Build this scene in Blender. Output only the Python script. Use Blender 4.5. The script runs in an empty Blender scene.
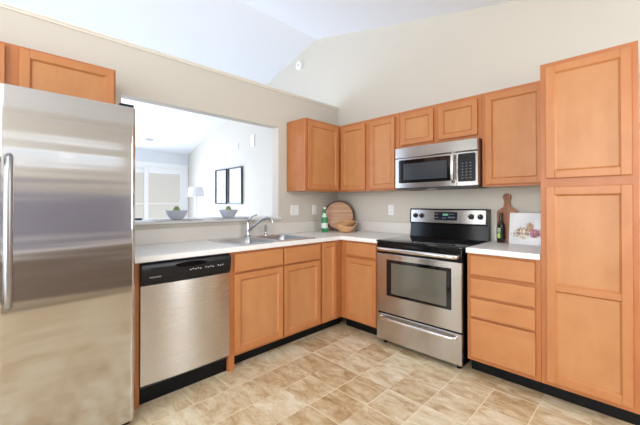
import bpy, bmesh, math, random
from mathutils import Vector, Matrix
PI = math.pi
S = bpy.context.scene
COL = S.collection
random.seed(4)

# ------------------------------------------------------------------ camera
cam_d = bpy.data.cameras.new('camera')
cam = bpy.data.objects.new('camera', cam_d)
COL.objects.link(cam)
cam.location = (2.7662, -3.0614, 1.2292)
cam.rotation_euler = (math.radians(90.419), 0.0, math.radians(45.0731))
cam_d.sensor_width = 36.0
cam_d.lens = 323.65 / 640 * 36.0
cam_d.shift_x = -1.2 / 640
cam_d.shift_y = -10.54 / 640
cam_d.clip_start = 0.05
S.camera = cam

# ------------------------------------------------------------------ world, lights, exposure
W = bpy.data.worlds.new('sky')
S.world = W
W.use_nodes = True
wn = W.node_tree.nodes
bg = wn['Background']
sky = wn.new('ShaderNodeTexSky')
sky.sky_type = 'HOSEK_WILKIE'
sky.turbidity = 4.0
sky.sun_direction = (0.5, -0.4, 0.75)
W.node_tree.links.new(sky.outputs[0], bg.inputs[0])
bg.inputs[1].default_value = 1.0

def area(name, loc, rot, sx, sy, power, color):
    d = bpy.data.lights.new(name, 'AREA')
    d.shape = 'RECTANGLE'
    d.size, d.size_y = sx, sy
    d.energy = power
    d.color = color
    o = bpy.data.objects.new(name, d)
    COL.objects.link(o)
    o.location = loc
    o.rotation_euler = rot
    return o

# daylight entering by the windows behind and beside the camera, plus added fill lights
area('kitchen_rear_daylight', (2.35, -5.42, 1.45), (math.radians(91), 0, 0), 2.3, 2.0, 102, (0.90, 0.95, 1.0))
area('kitchen_side_daylight', (4.22, -0.95, 1.55), (math.radians(72), 0, math.radians(90)), 0.6, 1.2, 25, (0.90, 0.95, 1.0))
lamp_d = bpy.data.lights.new('kitchen_fill_light', 'POINT')  # unseen overhead fill, added to even out the kitchen light
lamp_d.energy = 30
lamp_d.color = (0.95, 0.97, 1.0)
lamp_d.shadow_soft_size = 0.22
lamp = bpy.data.objects.new('kitchen_fill_light', lamp_d)
COL.objects.link(lamp)
lamp.location = (2.85, -3.70, 2.28)
area('fridge_band_fill', (4.26, -2.75, 1.86), (math.radians(90), 0, math.radians(90)), 1.9, 0.24, 1.4, (0.90, 0.95, 1.0))  # unseen source, added for the bright band reflected in the fridge
area('patio_door_daylight', (-4.52, -1.56, 1.05), (math.radians(90), 0, math.radians(-90)), 0.64, 1.7, 104, (0.66, 0.78, 1.0))
area('living_rear_daylight', (-2.4, -5.42, 1.45), (math.radians(86), 0, 0), 3.2, 2.1, 80, (0.66, 0.78, 1.0))
sun_d = bpy.data.lights.new('sun', 'SUN')
sun_d.energy = 3.6
sun_d.angle = math.radians(2)
sun = bpy.data.objects.new('sun', sun_d)
COL.objects.link(sun)
sun.rotation_euler = (0, math.radians(24), 0)

S.view_settings.view_transform = 'Standard'
S.view_settings.look = 'None'
S.view_settings.exposure = 0.40
S.view_settings.gamma = 1.0
S.view_settings.use_curve_mapping = False

# ------------------------------------------------------------------ material helpers
def lin(r, g, b):
    f = lambda c: (c / 255 / 12.92) if c / 255 <= 0.04045 else ((c / 255 + 0.055) / 1.055) ** 2.4
    return (f(r), f(g), f(b), 1.0)

def mat(name, col, rough=0.5, metal=0.0, **kw):
    m = bpy.data.materials.new(name)
    m.use_nodes = True
    b = m.node_tree.nodes['Principled BSDF']
    b.inputs['Base Color'].default_value = col
    b.inputs['Roughness'].default_value = rough
    b.inputs['Metallic'].default_value = metal
    for k, v in kw.items():
        b.inputs[k].default_value = v
    return m

class NT:
    def __init__(s, m):
        s.t = m.node_tree
        s.b = s.t.nodes['Principled BSDF']
    def n(s, typ, **kw):
        x = s.t.nodes.new(typ)
        for k, v in kw.items():
            setattr(x, k, v)
        return x
    def l(s, a, b):
        s.t.links.new(a, b)
    def math(s, op, a, b=None):
        x = s.n('ShaderNodeMath', operation=op)
        for i, v in enumerate((a, b)):
            if v is None:
                continue
            if isinstance(v, (int, float)):
                x.inputs[i].default_value = v
            else:
                s.l(v, x.inputs[i])
        return x.outputs[0]
    def ramp(s, fac, stops):
        r = s.n('ShaderNodeValToRGB')
        e = r.color_ramp.elements
        while len(e) < len(stops):
            e.new(0.5)
        for k, (p, c) in zip(e, stops):
            k.position = p
            k.color = c
        s.l(fac, r.inputs[0])
        return r.outputs[0]
    def mix(s, fac, a, b, mode='MIX'):
        x = s.n('ShaderNodeMix', data_type='RGBA', blend_type=mode)
        for i, v in ((0, fac), (6, a), (7, b)):
            if isinstance(v, (int, float, tuple)):
                x.inputs[i].default_value = v
            else:
                s.l(v, x.inputs[i])
        return x.outputs[2]
    def coords(s, scale, rand=False, kind='Object'):
        tc = s.n('ShaderNodeTexCoord')
        mp = s.n('ShaderNodeMapping')
        mp.inputs['Scale'].default_value = scale
        s.l(tc.outputs[kind], mp.inputs[0])
        if rand:
            oi = s.n('ShaderNodeObjectInfo')
            v = s.n('ShaderNodeCombineXYZ')
            k = s.math('MULTIPLY', oi.outputs['Random'], 37.0)
            for i in range(3):
                s.l(k, v.inputs[i])
            s.l(v.outputs[0], mp.inputs['Location'])
        return mp.outputs[0]
    def noise(s, vec, scale, detail=3.0, rough=0.5, dist=0.0):
        x = s.n('ShaderNodeTexNoise')
        x.inputs['Scale'].default_value = scale
        x.inputs['Detail'].default_value = detail
        x.inputs['Roughness'].default_value = rough
        x.inputs['Distortion'].default_value = dist
        s.l(vec, x.inputs['Vector'])
        return x.outputs[0]
    def bump(s, h, strength, dist=0.01):
        x = s.n('ShaderNodeBump')
        x.inputs['Strength'].default_value = strength
        x.inputs['Distance'].default_value = dist
        s.l(h, x.inputs['Height'])
        s.l(x.outputs[0], s.b.inputs['Normal'])

def wood(name, axis, dark, mid, light, rough=0.40):
    m = mat(name, mid, rough)
    t = NT(m)
    sc = [5.0, 5.0, 5.0]
    sc['xyz'.index(axis)] = 0.6
    g = t.noise(t.coords(sc, True), 2.6, 5.0, 0.55, 0.4)
    c = t.ramp(g, [(0.28, dark), (0.50, mid), (0.74, light)])
    bl = t.noise(t.coords((1.0, 1.0, 0.7), True), 7.0, 4.0, 0.6)
    c2 = t.mix(0.55, c, t.ramp(bl, [(0.3, dark), (0.5, mid), (0.7, light)]))
    t.l(c2, t.b.inputs['Base Color'])
    t.b.inputs['Specular IOR Level'].default_value = 0.35
    return m

WD, WM, WL = lin(172, 104, 59), lin(181, 113, 66), lin(187, 121, 74)
M_wood = wood('honey_maple_upright', 'z', WD, WM, WL)
M_side = wood('honey_maple_side', 'z', WD, WM, WL, 0.16)
M_woodp = wood('honey_maple_panel', 'z', lin(180, 120, 73), lin(189, 131, 83), lin(196, 140, 92))
M_stile = wood('honey_maple_stile', 'z', lin(178, 113, 67), lin(187, 123, 75), lin(193, 131, 83))
M_woodh = wood('honey_maple_lengthwise', 'x', lin(180, 117, 70), lin(188, 126, 78), lin(194, 135, 87))
M_black_kick = mat('black_vinyl', lin(12, 12, 13), 0.5, **{'Specular IOR Level': 0.2})
M_inner = mat('cabinet_interior', lin(196, 160, 118), 0.6)

def painted(name, col, rough=0.75):
    m = mat(name, col, rough)
    t = NT(m)
    n = t.noise(t.coords((1, 1, 1)), 90.0, 2.0)
    t.bump(n, 0.05, 0.002)
    return m
M_wall = painted('cream_wall_paint', lin(205, 198, 185))
M_wall2 = painted('white_wall_paint', lin(220, 222, 224))
M_ceil = painted('white_ceiling_paint', lin(230, 233, 238))
M_trim = mat('white_trim_paint', lin(236, 236, 234), 0.4)
M_ivory = mat('ivory_trim_paint', lin(226, 222, 210), 0.45)
M_plate = mat('white_plastic', lin(236, 234, 230), 0.35)
M_slot = mat('dark_slot', lin(60, 58, 56), 0.6)

# countertop laminate
M_counter = mat('speckled_laminate', lin(226, 221, 212), 0.32)
t = NT(M_counter)
n1 = t.noise(t.coords((1, 1, 1)), 160.0, 2.0)
c = t.ramp(n1, [(0.3, lin(228, 226, 220)), (0.6, lin(242, 241, 238))])
t.l(c, t.b.inputs['Base Color'])

# vinyl floor: square tiles, pitch 0.2485 m, marbled beige and tan
M_splash = mat('backsplash_laminate', lin(218, 213, 204), 0.35)
M_floor = mat('stone_vinyl', lin(205, 180, 145), 0.33)
t = NT(M_floor)
tc = t.n('ShaderNodeTexCoord')
sp = t.n('ShaderNodeSeparateXYZ')
t.l(tc.outputs['Object'], sp.inputs[0])
PIT = 0.2485
fx = t.math('DIVIDE', t.math('SUBTRACT', sp.outputs[0], 0.060), PIT)
fy = t.math('DIVIDE', t.math('ADD', sp.outputs[1], 0.963), PIT)
ix, iy = t.math('FLOOR', fx), t.math('FLOOR', fy)
def cell(a, b, k):
    v = t.n('ShaderNodeCombineXYZ')
    t.l(a, v.inputs[0]); t.l(b, v.inputs[1]); v.inputs[2].default_value = k
    w = t.n('ShaderNodeTexWhiteNoise', noise_dimensions='3D')
    t.l(v.outputs[0], w.inputs['Vector'])
    return w
tint = cell(ix, iy, 1.0)
off = t.n('ShaderNodeVectorMath', operation='SCALE')
t.l(tint.outputs['Color'], off.inputs[0]); off.inputs['Scale'].default_value = 5.0
ad = t.n('ShaderNodeVectorMath', operation='ADD')
t.l(tc.outputs['Object'], ad.inputs[0]); t.l(off.outputs[0], ad.inputs[1])
mp = t.n('ShaderNodeMapping'); mp.inputs['Rotation'].default_value = (0, 0, 0.7); mp.inputs['Scale'].default_value = (1.0, 2.1, 1.0)
t.l(ad.outputs[0], mp.inputs[0])
vein = t.noise(mp.outputs[0], 6.5, 8.0, 0.70, 0.45)
base = t.ramp(t.math('ADD', t.math('SUBTRACT', t.math('MULTIPLY', vein, 1.15), 0.14), t.math('MULTIPLY', t.math('SUBTRACT', tint.outputs['Value'], 0.5), 0.22)),
              [(0.16, lin(162, 130, 92)), (0.34, lin(190, 164, 127)), (0.48, lin(208, 190, 157)), (0.66, lin(222, 210, 185))])
def edge(f, a, b, k):
    fr = t.math('FRACT', f)
    d = t.math('ABSOLUTE', t.math('SUBTRACT', fr, 0.5))
    near = t.math('GREATER_THAN', d, 0.485)
    r = t.n('ShaderNodeMath', operation='ROUND'); t.l(f, r.inputs[0])
    keep = cell(r.outputs[0], b, k) if a is None else cell(a, r.outputs[0], k)
    kk = t.math('GREATER_THAN', keep.outputs['Value'], 0.34)
    return t.math('MULTIPLY', near, kk)
gr = t.math('MAXIMUM', edge(fx, None, iy, 3.0), edge(fy, ix, None, 7.0))
col = t.mix(t.math('MULTIPLY', gr, 0.62), base, lin(230, 214, 186))
t.l(col, t.b.inputs['Base Color'])
t.bump(t.math('SUBTRACT', t.math('MULTIPLY', vein, 0.25), gr), 0.12, 0.002)

M_carpet = mat('beige_carpet', lin(200, 190, 176), 0.95)

def steel(name, col, rough, wob=0.0, streak='x', smear='X', aniso=0.75):
    m = mat(name, col, rough, 1.0)
    t = NT(m)
    s = {'x': (1.0, 60.0, 300.0), 'z': (300.0, 60.0, 1.0)}[streak]
    n = t.noise(t.coords(s), 2.0, 2.0)
    rr = t.n('ShaderNodeMapRange')
    rr.inputs['To Min'].default_value = rough - 0.012
    rr.inputs['To Max'].default_value = rough + 0.012
    t.l(n, rr.inputs['Value'])
    t.l(rr.outputs[0], t.b.inputs['Roughness'])
    t.b.inputs['Anisotropic'].default_value = aniso
    tg = t.n('ShaderNodeTangent', direction_type='RADIAL', axis=smear)
    t.l(tg.outputs[0], t.b.inputs['Tangent'])
    h = n
    if wob:
        w = t.noise(t.coords((0.35, 1.0, 6.5)), 1.0, 2.0, 0.45)
        h = t.math('ADD', t.math('MULTIPLY', n, 0.0), t.math('MULTIPLY', w, wob))
        t.bump(h, 1.0, 0.05)
    return m
M_fridge = steel('brushed_steel_fridge', (0.56, 0.545, 0.535, 1), 0.12, 0.10, 'x', 'Z', 0.15)
M_steel = steel('brushed_steel', (0.57, 0.55, 0.53, 1), 0.24, 0.0, 'x', 'X', 0.8)
M_bar2 = mat('satin_bar_steel', (0.38, 0.38, 0.39, 1), 0.32, 1.0)
M_steel_v = steel('brushed_steel_upright', (0.60, 0.57, 0.54, 1), 0.27, 0.0, 'x', 'X', 0.85)
M_basin = mat('basin_steel', (0.50, 0.51, 0.53, 1), 0.36, 1.0)
M_sink = mat('satin_steel', (0.64, 0.64, 0.65, 1), 0.28, 1.0)
M_chrome = mat('chrome', (0.62, 0.62, 0.64, 1), 0.12, 1.0)
M_bar = mat('polished_steel', (0.78, 0.77, 0.76, 1), 0.20, 1.0)
M_blk = mat('black_enamel', lin(10, 10, 12), 0.14, **{'Specular IOR Level': 0.3})
M_blkp = mat('black_plastic', lin(18, 19, 23), 0.30, **{'Specular IOR Level': 0.35})
M_glassblk = mat('black_glass', lin(12, 12, 14), 0.06)
M_ovenglass = mat('oven_glass_reflection', lin(98, 94, 84), 0.12)  # grey-tan base colour stands in for the floor's reflection
M_micglass = mat('smoked_microwave_glass', lin(58, 62, 68), 0.14)
M_disp = mat('display_glass', lin(34, 38, 48), 0.12)
M_digit = mat('green_digits', lin(90, 130, 110), 0.4)
M_digit.node_tree.nodes['Principled BSDF'].inputs['Emission Color'].default_value = lin(110, 200, 150)
M_digit.node_tree.nodes['Principled BSDF'].inputs['Emission Strength'].default_value = 0.35
M_mark = mat('pale_grey_print', lin(190, 190, 195), 0.5)
M_markdim = mat('grey_print', lin(120, 120, 126), 0.5)
M_grey = mat('dark_grey_metal', lin(58, 58, 60), 0.5)
M_ring = mat('cooktop_print', lin(62, 60, 60), 0.15)

# ------------------------------------------------------------------ mesh helpers
class MB:
    def __init__(s):
        s.bm = bmesh.new()
        s.angle = 50
    def box(s, x0, x1, y0, y1, z0, z1, bev=0.0, seg=2):
        s.angle = min(s.angle, 20)
        r = bmesh.ops.create_cube(s.bm, size=1.0)
        vs = r['verts']
        for v in vs:
            v.co = Vector(((x0 + x1) / 2 + v.co.x * (x1 - x0), (y0 + y1) / 2 + v.co.y * (y1 - y0), (z0 + z1) / 2 + v.co.z * (z1 - z0)))
        if bev > 0:
            es = list({e for v in vs for e in v.link_edges})
            bmesh.ops.bevel(s.bm, geom=es, offset=bev, segments=seg, profile=0.5, affect='EDGES')
        return s
    def quad(s, *pts):
        s.bm.faces.new([s.bm.verts.new(p) for p in pts])
        return s
    def loft(s, rings, closed=True, cap0=True, cap1=True):
        R = [[s.bm.verts.new(p) for p in r] for r in rings]
        n = len(R[0])
        for a, b in zip(R, R[1:]):
            for i in range(n if closed else n - 1):
                j = (i + 1) % n
                s.bm.faces.new((a[i], a[j], b[j], b[i]))
        if cap0 and len(R[0]) > 2:
            s.bm.faces.new(list(reversed(R[0])))
        if cap1 and len(R[-1]) > 2:
            s.last = s.bm.faces.new(R[-1])
        return s
    def tube(s, pts, r, n=14, flat=1.0, up=None):
        pts = [Vector(p) for p in pts]
        rs = r if isinstance(r, (list, tuple)) else [r] * len(pts)
        tang = []
        for i in range(len(pts)):
            a = pts[max(i - 1, 0)]; b = pts[min(i + 1, len(pts) - 1)]
            tang.append((b - a).normalized())
        ref = Vector(up) if up else (Vector((0, 0, 1)) if abs(tang[0].z) < 0.9 else Vector((1, 0, 0)))
        rings = []
        for p, tg, rr in zip(pts, tang, rs):
            u = (ref - tg * ref.dot(tg)).normalized()
            v = tg.cross(u)
            ref = u
            rings.append([p + (u * math.cos(2 * PI * k / n) + v * math.sin(2 * PI * k / n) * flat) * rr for k in range(n)])
        return s.loft(rings)
    def lathe(s, prof, n=32, c=(0, 0, 0), axis='z', cap0=True, cap1=True):
        rings = []
        for r, h in prof:
            ring = []
            for k in range(n):
                a = 2 * PI * k / n
                p = (r * math.cos(a), r * math.sin(a), h)
                if axis == 'y':      # axis along -y
                    p = (r * math.cos(a), -h, r * math.sin(a))
                ring.append((c[0] + p[0], c[1] + p[1], c[2] + p[2]))
            rings.append(ring)
        return s.loft(rings, True, cap0, cap1)
    def prism(s, poly, d0, d1, plane='xz'):
        f = {'xz': lambda p, d: (p[0], d, p[1]), 'xy': lambda p, d: (p[0], p[1], d), 'yz': lambda p, d: (d, p[0], p[1])}[plane]
        return s.loft([[f(p, d0) for p in poly], [f(p, d1) for p in poly]])
    def xform(s, M):
        bmesh.ops.transform(s.bm, matrix=M, verts=s.bm.verts[:])
        return s
    def build(s, name, m, parent=None, loc=None, smooth=None):
        smooth = smooth or s.angle
        bmesh.ops.recalc_face_normals(s.bm, faces=s.bm.faces[:])
        me = bpy.data.meshes.new(name)
        s.bm.to_mesh(me)
        s.bm.free()
        for mm in (m if isinstance(m, list) else [m]):
            me.materials.append(mm)
        if smooth:
            for p in me.polygons:
                p.use_smooth = True
            me.set_sharp_from_angle(angle=math.radians(smooth))
        o = bpy.data.objects.new(name, me)
        COL.objects.link(o)
        if parent is not None:
            o.parent = parent
        if loc is not None:
            o.location = loc
        return o

def tag(o, label, cat, group=None):
    o['label'] = label
    o['category'] = cat
    if group:
        o['group'] = group
    return o
def thing(name, label, cat, loc=(0, 0, 0), rz=0.0, group=None):
    o = bpy.data.objects.new(name, None)
    COL.objects.link(o)
    o.empty_display_size = 0.1
    o.location = loc
    o.rotation_euler = (0, 0, rz)
    return tag(o, label, cat, group)
def struct(mb, name, m, smooth=None):
    o = mb.build(name, m, smooth=smooth)
    o['kind'] = 'structure'
    return o
def text(s, name, m, parent, loc, size, rot=(PI / 2, 0, 0)):
    cu = bpy.data.curves.new(name, 'FONT')
    cu.body = s
    cu.size = size
    cu.extrude = 0.0004
    cu.align_x = 'CENTER'; cu.align_y = 'CENTER'
    cu.materials.append(m)
    tmp = bpy.data.objects.new(name, cu)
    COL.objects.link(tmp)
    dg = bpy.context.evaluated_depsgraph_get()
    me = bpy.data.meshes.new_from_object(tmp.evaluated_get(dg))
    bpy.data.objects.remove(tmp)
    o = bpy.data.objects.new(name, me)
    COL.objects.link(o)
    o.parent = parent
    o.location = loc
    o.rotation_euler = rot
    return o
def rrect(x0, x1, z0, z1, r, n=5):
    out = []
    for cx, cz, a0 in ((x1 - r, z1 - r, 0), (x0 + r, z1 - r, PI / 2), (x0 + r, z0 + r, PI), (x1 - r, z0 + r, 1.5 * PI)):
        for k in range(n + 1):
            a = a0 + PI / 2 * k / n
            out.append((cx + r * math.cos(a), cz + r * math.sin(a)))
    return out
def plate(x0, x1, z0, z1, yb, yf, r, e=0.003):
    """a rounded plate in the xz plane from yb (back) to yf (front, smaller y) with an eased front edge"""
    m = MB()
    m.angle = 25
    a = rrect(x0, x1, z0, z1, r)
    b = rrect(x0 + e, x1 - e, z0 + e, z1 - e, max(r - e, 0.0005))
    m.loft([[(p[0], yb, p[1]) for p in a], [(p[0], yf + e, p[1]) for p in a], [(p[0], yf, p[1]) for p in b]])
    return m

# ------------------------------------------------------------------ the setting
T = 0.106                    # thickness of the pass-through wall
XR, YR, XL = 4.30, -5.50, -4.60
RX, RZ = -0.396, 3.480       # ridge of the vaulted ceiling
def cz(x):
    return RZ + 0.266 * (x - RX) if x < RX else RZ - 0.227 * (x - RX)

struct(MB().box(0.0, XR, YR, 0.0, -0.05, 0.0), 'floor', M_floor)
struct(MB().box(XL, -T, YR, 0.0, -0.05, 0.0), 'floor_living', M_carpet)
m = MB()
for x0, x1 in ((XL - 0.1, RX), (RX, XR + 0.1)):
    m.loft([[(x0, y, cz(x0)), (x1, y, cz(x1)), (x1, y, cz(x1) + 0.1), (x0, y, cz(x0) + 0.1)] for y in (YR - 0.1, 0.1)])
struct(m, 'ceiling', M_ceil)
# back gable wall, one plane behind kitchen and living room
struct(MB().prism([(XL, 0), (XR, 0), (XR, cz(XR)), (RX, RZ), (XL, cz(XL))], 0.0, 0.1), 'wall_back', M_wall)
# left half wall with the pass-through opening
OY0, OY1, OZ0, OZ1, LZ = -2.4154, -0.9484, 1.070, 2.0545, 2.440
m = MB()
m.box(-T, 0, YR, OY0, 0, LZ); m.box(-T, 0, OY1, 0, 0, LZ)
m.box(-T, 0, OY0, OY1, 0, OZ0); m.box(-T, 0, OY0, OY1, OZ1, LZ)
bmesh.ops.remove_doubles(m.bm, verts=m.bm.verts[:], dist=1e-5)
struct(m, 'wall_left', M_wall)
m = MB()
prof = [(0.000, 2.428), (0.010, 2.430), (0.012, 2.440), (0.020, 2.444), (0.022, 2.452), (0.018, 2.458), (-T - 0.018, 2.458), (-T - 0.018, 2.440), (0.0, 2.440)]
m.loft([[(p[0], y, p[1]) for p in prof] for y in (YR, -0.002)])
struct(m, 'trim_1', M_ivory)
# pass-through sill, running out as a bar on the living room side
m = MB()
m.box(-0.0005, 0.026, OY0 - 0.03, OY1 + 0.026, OZ0, 1.098, 0.008, 3)
m.box(-T - 0.001, 0.010, OY0, OY1, OZ0, 1.098)
m.box(-0.44, -T, OY0 - 0.06, OY1 + 0.06, OZ0, 1.098, 0.008, 3)
struct(m, 'trim_2', M_trim)
# far living room wall with a sliding patio door opening
DY0, DY1, DZ = -1.95, -0.06, 2.04
m = MB()
m.box(XL - 0.1, XL, YR, DY0, 0, cz(XL) + 0.02); m.box(XL - 0.1, XL, DY1, 0, 0, cz(XL) + 0.02)
m.box(XL - 0.1, XL, DY0, DY1, DZ, cz(XL) + 0.02)
struct(m, 'wall_living_far', M_wall2)
# right and rear walls, with window openings
KW = (1.2, 3.5, 0.45, 2.2)       # rear kitchen window x0 x1 z0 z1
LW = (-4.0, -0.8, 0.40, 2.2)
m = MB()
xs = [XL, LW[0], LW[1], KW[0], KW[1], XR]
for i in range(5):
    a, b = xs[i], xs[i + 1]
    if i in (1, 3):
        w = LW if i == 1 else KW
        m.box(a, b, YR - 0.1, YR, 0, w[2])
        z0 = w[3]
    else:
        z0 = 0
    top = [(a, z0), (b, z0), (b, cz(b) + 0.02)] + ([(RX, RZ + 0.02)] if a < RX < b else []) + [(a, cz(a) + 0.02)]
    m.prism(top, YR - 0.1, YR)
struct(m, 'wall_rear', M_wall)
m = MB()
SW = (-1.27, -0.63, 0.92, 2.18)
TW = (-3.75, -1.75, 1.72, 2.0)  # opening and frame made up for the added fridge band light
m.box(XR, XR + 0.1, YR, TW[0], 0, 2.5); m.box(XR, XR + 0.1, TW[1], SW[0], 0, 2.5); m.box(XR, XR + 0.1, SW[1], 0, 0, 2.5)
m.box(XR, XR + 0.1, TW[0], TW[1], 0, TW[2]); m.box(XR, XR + 0.1, TW[0], TW[1], TW[3], 2.5)
m.box(XR, XR + 0.1, SW[0], SW[1], 0, SW[2]); m.box(XR, XR + 0.1, SW[0], SW[1], SW[3], 2.5)
struct(m, 'wall_right', M_wall)
struct(MB().box(XR - 0.02, XR, YR, 0, 0.0, 0.58), 'reflection_band_low', mat('reflection_band_brown', lin(120, 104, 92), 0.6))  # unseen brown band, added to darken the fridge's lower reflection
struct(MB().box(XR - 0.03, XR, YR, 0, 0.58, 0.72, 0.006), 'reflection_band_pale', M_trim)  # unseen pale rail, added as a light streak for the fridge to reflect
struct(MB().box(XR - 0.02, XR, YR, -1.55, 0.72, 1.44), 'reflection_band_mid', mat('reflection_band_grey', lin(138, 135, 150), 0.6))  # unseen grey band, added to darken the middle of the fridge reflection
def win_frame(m, a0, a1, z0, z1, d, axis, bars=1):
    w = 0.05
    def b(p0, p1, q0, q1):
        if axis == 'x':
            m.box(p0, p1, d - 0.03, d + 0.03, q0, q1, 0.004)
        else:
            m.box(d - 0.03, d + 0.03, p0, p1, q0, q1, 0.004)
    b(a0, a0 + w, z0, z1); b(a1 - w, a1, z0, z1); b(a0 + w, a1 - w, z0, z0 + w); b(a0 + w, a1 - w, z1 - w, z1)
    for k in range(bars):
        c = a0 + (a1 - a0) * (k + 1) / (bars + 1)
        b(c - w / 2, c + w / 2, z0 + w, z1 - w)
for nm, (a, b_, c, d), dd, ax, nb in (('window_2', KW, YR - 0.05, 'x', 1), ('window_3', LW, YR - 0.05, 'x', 2), ('window_4', SW, XR + 0.05, 'y', 0), ('fridge_band_frame', TW, XR + 0.05, 'y', 2)):
    m = MB(); win_frame(m, a, b_, c, d, dd, ax, nb)
    struct(m, nm, M_trim)

# sliding patio door seen through the opening
M_pane = mat('window_pane', (0.95, 0.97, 0.98, 1), 0.02, 0.0, **{'Transmission Weight': 1.0, 'IOR': 1.02})
m = MB()
m.box(XL, XL + 0.02, DY0 - 0.07, DY0, 0, DZ + 0.07, 0.004); m.box(XL, XL + 0.02, DY1, DY1 + 0.055, 0, DZ + 0.07, 0.004)
m.box(XL, XL + 0.025, DY0 - 0.07, DY1 + 0.055, DZ, DZ + 0.075, 0.004)
m.box(XL - 0.1, XL, DY0, DY0 + 0.05, 0, DZ); m.box(XL - 0.1, XL, DY1 - 0.05, DY1, 0, DZ); m.box(XL - 0.1, XL, DY0 + .05, DY1 - .05, DZ - 0.05, DZ)
door = struct(m, 'door_1', M_trim)
for y0, y1, xx in ((-0.905, -0.11, -0.03), (-1.90, -0.825, -0.075)):
    m = MB()
    st = 0.075
    m.box(XL + xx - .02, XL + xx + .02, y0, y0 + st, 0.02, DZ - .05, .004); m.box(XL + xx - .02, XL + xx + .02, y1 - st, y1, 0.02, DZ - .05, .004)
    m.box(XL + xx - .02, XL + xx + .02, y0 + st, y1 - st, DZ - .15, DZ - .05, .004); m.box(XL + xx - .02, XL + xx + .02, y0 + st, y1 - st, .02, .14, .004)
    m.box(XL + xx - .012, XL + xx + .012, y0 + st, y1 - st, 1.232, 1.256)
    m.build('sliding_panel', M_trim, door)
    MB().box(XL + xx - .003, XL + xx + .003, y0 + st, y1 - st, .14, DZ - .15).build('pane', M_pane, door)
# the beige house wall and paving outside the patio door
M_siding = mat('beige_siding', lin(222, 218, 212), 0.8)
t = NT(M_siding)
sepn = t.n('ShaderNodeSeparateXYZ'); tcn = t.n('ShaderNodeTexCoord')
t.l(tcn.outputs['Object'], sepn.inputs[0])
fr = t.math('FRACT', t.math('MULTIPLY', sepn.outputs[2], 6.0))
t.bump(fr, 0.25, 0.01)
struct(MB().box(-8.3, -8.1, -9.0, 3.0, -0.1, 6.0), 'wall_outside', M_siding)
struct(MB().box(-8.1, XL - 0.1, -9.0, 3.0, -0.1, -0.02), 'floor_patio', mat('patio_concrete', lin(190, 186, 178), 0.9))

# ------------------------------------------------------------------ cabinets (local frame: x along the wall, front towards -y, back at y = 0)
def panel_door(x0, x1, z0, z1, yb, openings=None, sw=0.046, th=0.020):
    """recessed-panel door between yb (back) and yb - th (front)"""
    yb -= 0.0025
    yf = yb - th
    m = MB()
    if openings is None:
        openings = [(z0 + sw, z1 - sw)]
    bv = 0.0035
    m.box(x0, x0 + sw, yf, yb, z0, z1, bv); m.box(x1 - sw, x1, yf, yb, z0, z1, bv)
    zs = z0
    for a, b in openings + [(z1, z1)]:
        m.box(x0 + sw - 0.001, x1 - sw + 0.001, yf + 0.0003, yb, zs, a, bv)
        zs = b
    ins, dp = 0.009, 0.012
    for a, b in openings:
        o = [(x0 + sw, a), (x1 - sw, a), (x1 - sw, b), (x0 + sw, b)]
        i = [(x0 + sw + ins, a + ins), (x1 - sw - ins, a + ins), (x1 - sw - ins, b - ins), (x0 + sw + ins, b - ins)]
        m.loft([[(p[0], yf + 0.002, p[1]) for p in o], [(p[0], yf + dp, p[1]) for p in i]], True, False, True)
        m.last.material_index = 1
    return m
def slab(x0, x1, z0, z1, yb, th=0.020):
    m = MB()
    m.angle = 15
    yb -= 0.0025
    e = 0.007
    r = lambda d, y: [(x0 + d, y, z0 + d), (x1 - d, y, z0 + d), (x1 - d, y, z1 - d), (x0 + d, y, z1 - d)]
    m.loft([r(0, yb), r(0, yb - th + 0.008), r(0.0025, yb - th + 0.0025), r(e, yb - th)])
    return m
def carcass(root, w, depth, z0, z1, top=True, bottom=True, back=True, x0=0.0):
    m = MB()
    p = 0.016
    fr = -depth + 0.019
    m.box(x0, x0 + p, fr, -0.003, z0, z1); m.box(w - p, w, fr, -0.003, z0, z1)
    if bottom: m.box(x0 + p, w - p, fr, -0.003, z0, z0 + p)
    if top: m.box(x0 + p, w - p, fr, -0.003, z1 - p, z1)
    if back: m.box(x0 + p, w - p, -0.009, -0.003, z0 + p, z1 - p)
    m.build('carcass', M_side, root)
def face(root, x0, w, depth, z0, z1):
    MB().box(x0, w, -depth, -depth + 0.019, z0, z1, 0.0012).build('face_frame', M_wood, root)
def kick(root, x0, w, depth, d=0.075):
    MB().box(x0, w, -depth + d, -depth + d + 0.012, 0.0, 0.1005).build('toe_kick', M_black_kick, root)

DL, DB = 0.6013, 0.6187       # depth of base cabinets on left wall and back wall
BT = 0.8745                   # top of base cabinets
LEFT = PI / 2
# --- sink base
Y0 = -1.8603
sb = thing('base_cabinet', 'wide maple base cabinet under the sink with two doors and two drawer fronts', 'cabinet', (0, Y0, 0), LEFT, 'base cabinets')
w = 0.9395
carcass(sb, w, DL, 0.10, BT, top=False)
face(sb, 0.0, w, DL, 0.10, BT)
MB().box(0.0, 0.045, -DL, -DL + 0.08, 0.0, 0.10).build('stile_foot', M_wood, sb)
kick(sb, 0.045, w, DL)
for a, b in ((-1.819, -1.370), (-1.357, -0.934)):
    slab(a - Y0, b - Y0, 0.722, 0.858, -DL).build('drawer_front', M_woodh, sb)
    panel_door(a - Y0, b - Y0, 0.124, 0.708, -DL).build('door', [M_stile, M_woodp], sb)
# --- narrow corner base on left wall
Y0 = -0.9200
cb = thing('base_cabinet', 'narrow maple base cabinet with one tall slim door, in the inside corner', 'cabinet', (0, Y0, 0), LEFT, 'base cabinets')
w = 0.92 - DB - 0.0005
carcass(cb, w, DL, 0.10, BT)
face(cb, 0.0, w, DL, 0.10, BT)
kick(cb, 0.0, w + 0.075, DL)
panel_door(-0.901 - Y0, -0.714 - Y0, 0.113, 0.862, -DL, sw=0.040).build('door', [M_stile, M_woodp], cb)
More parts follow.
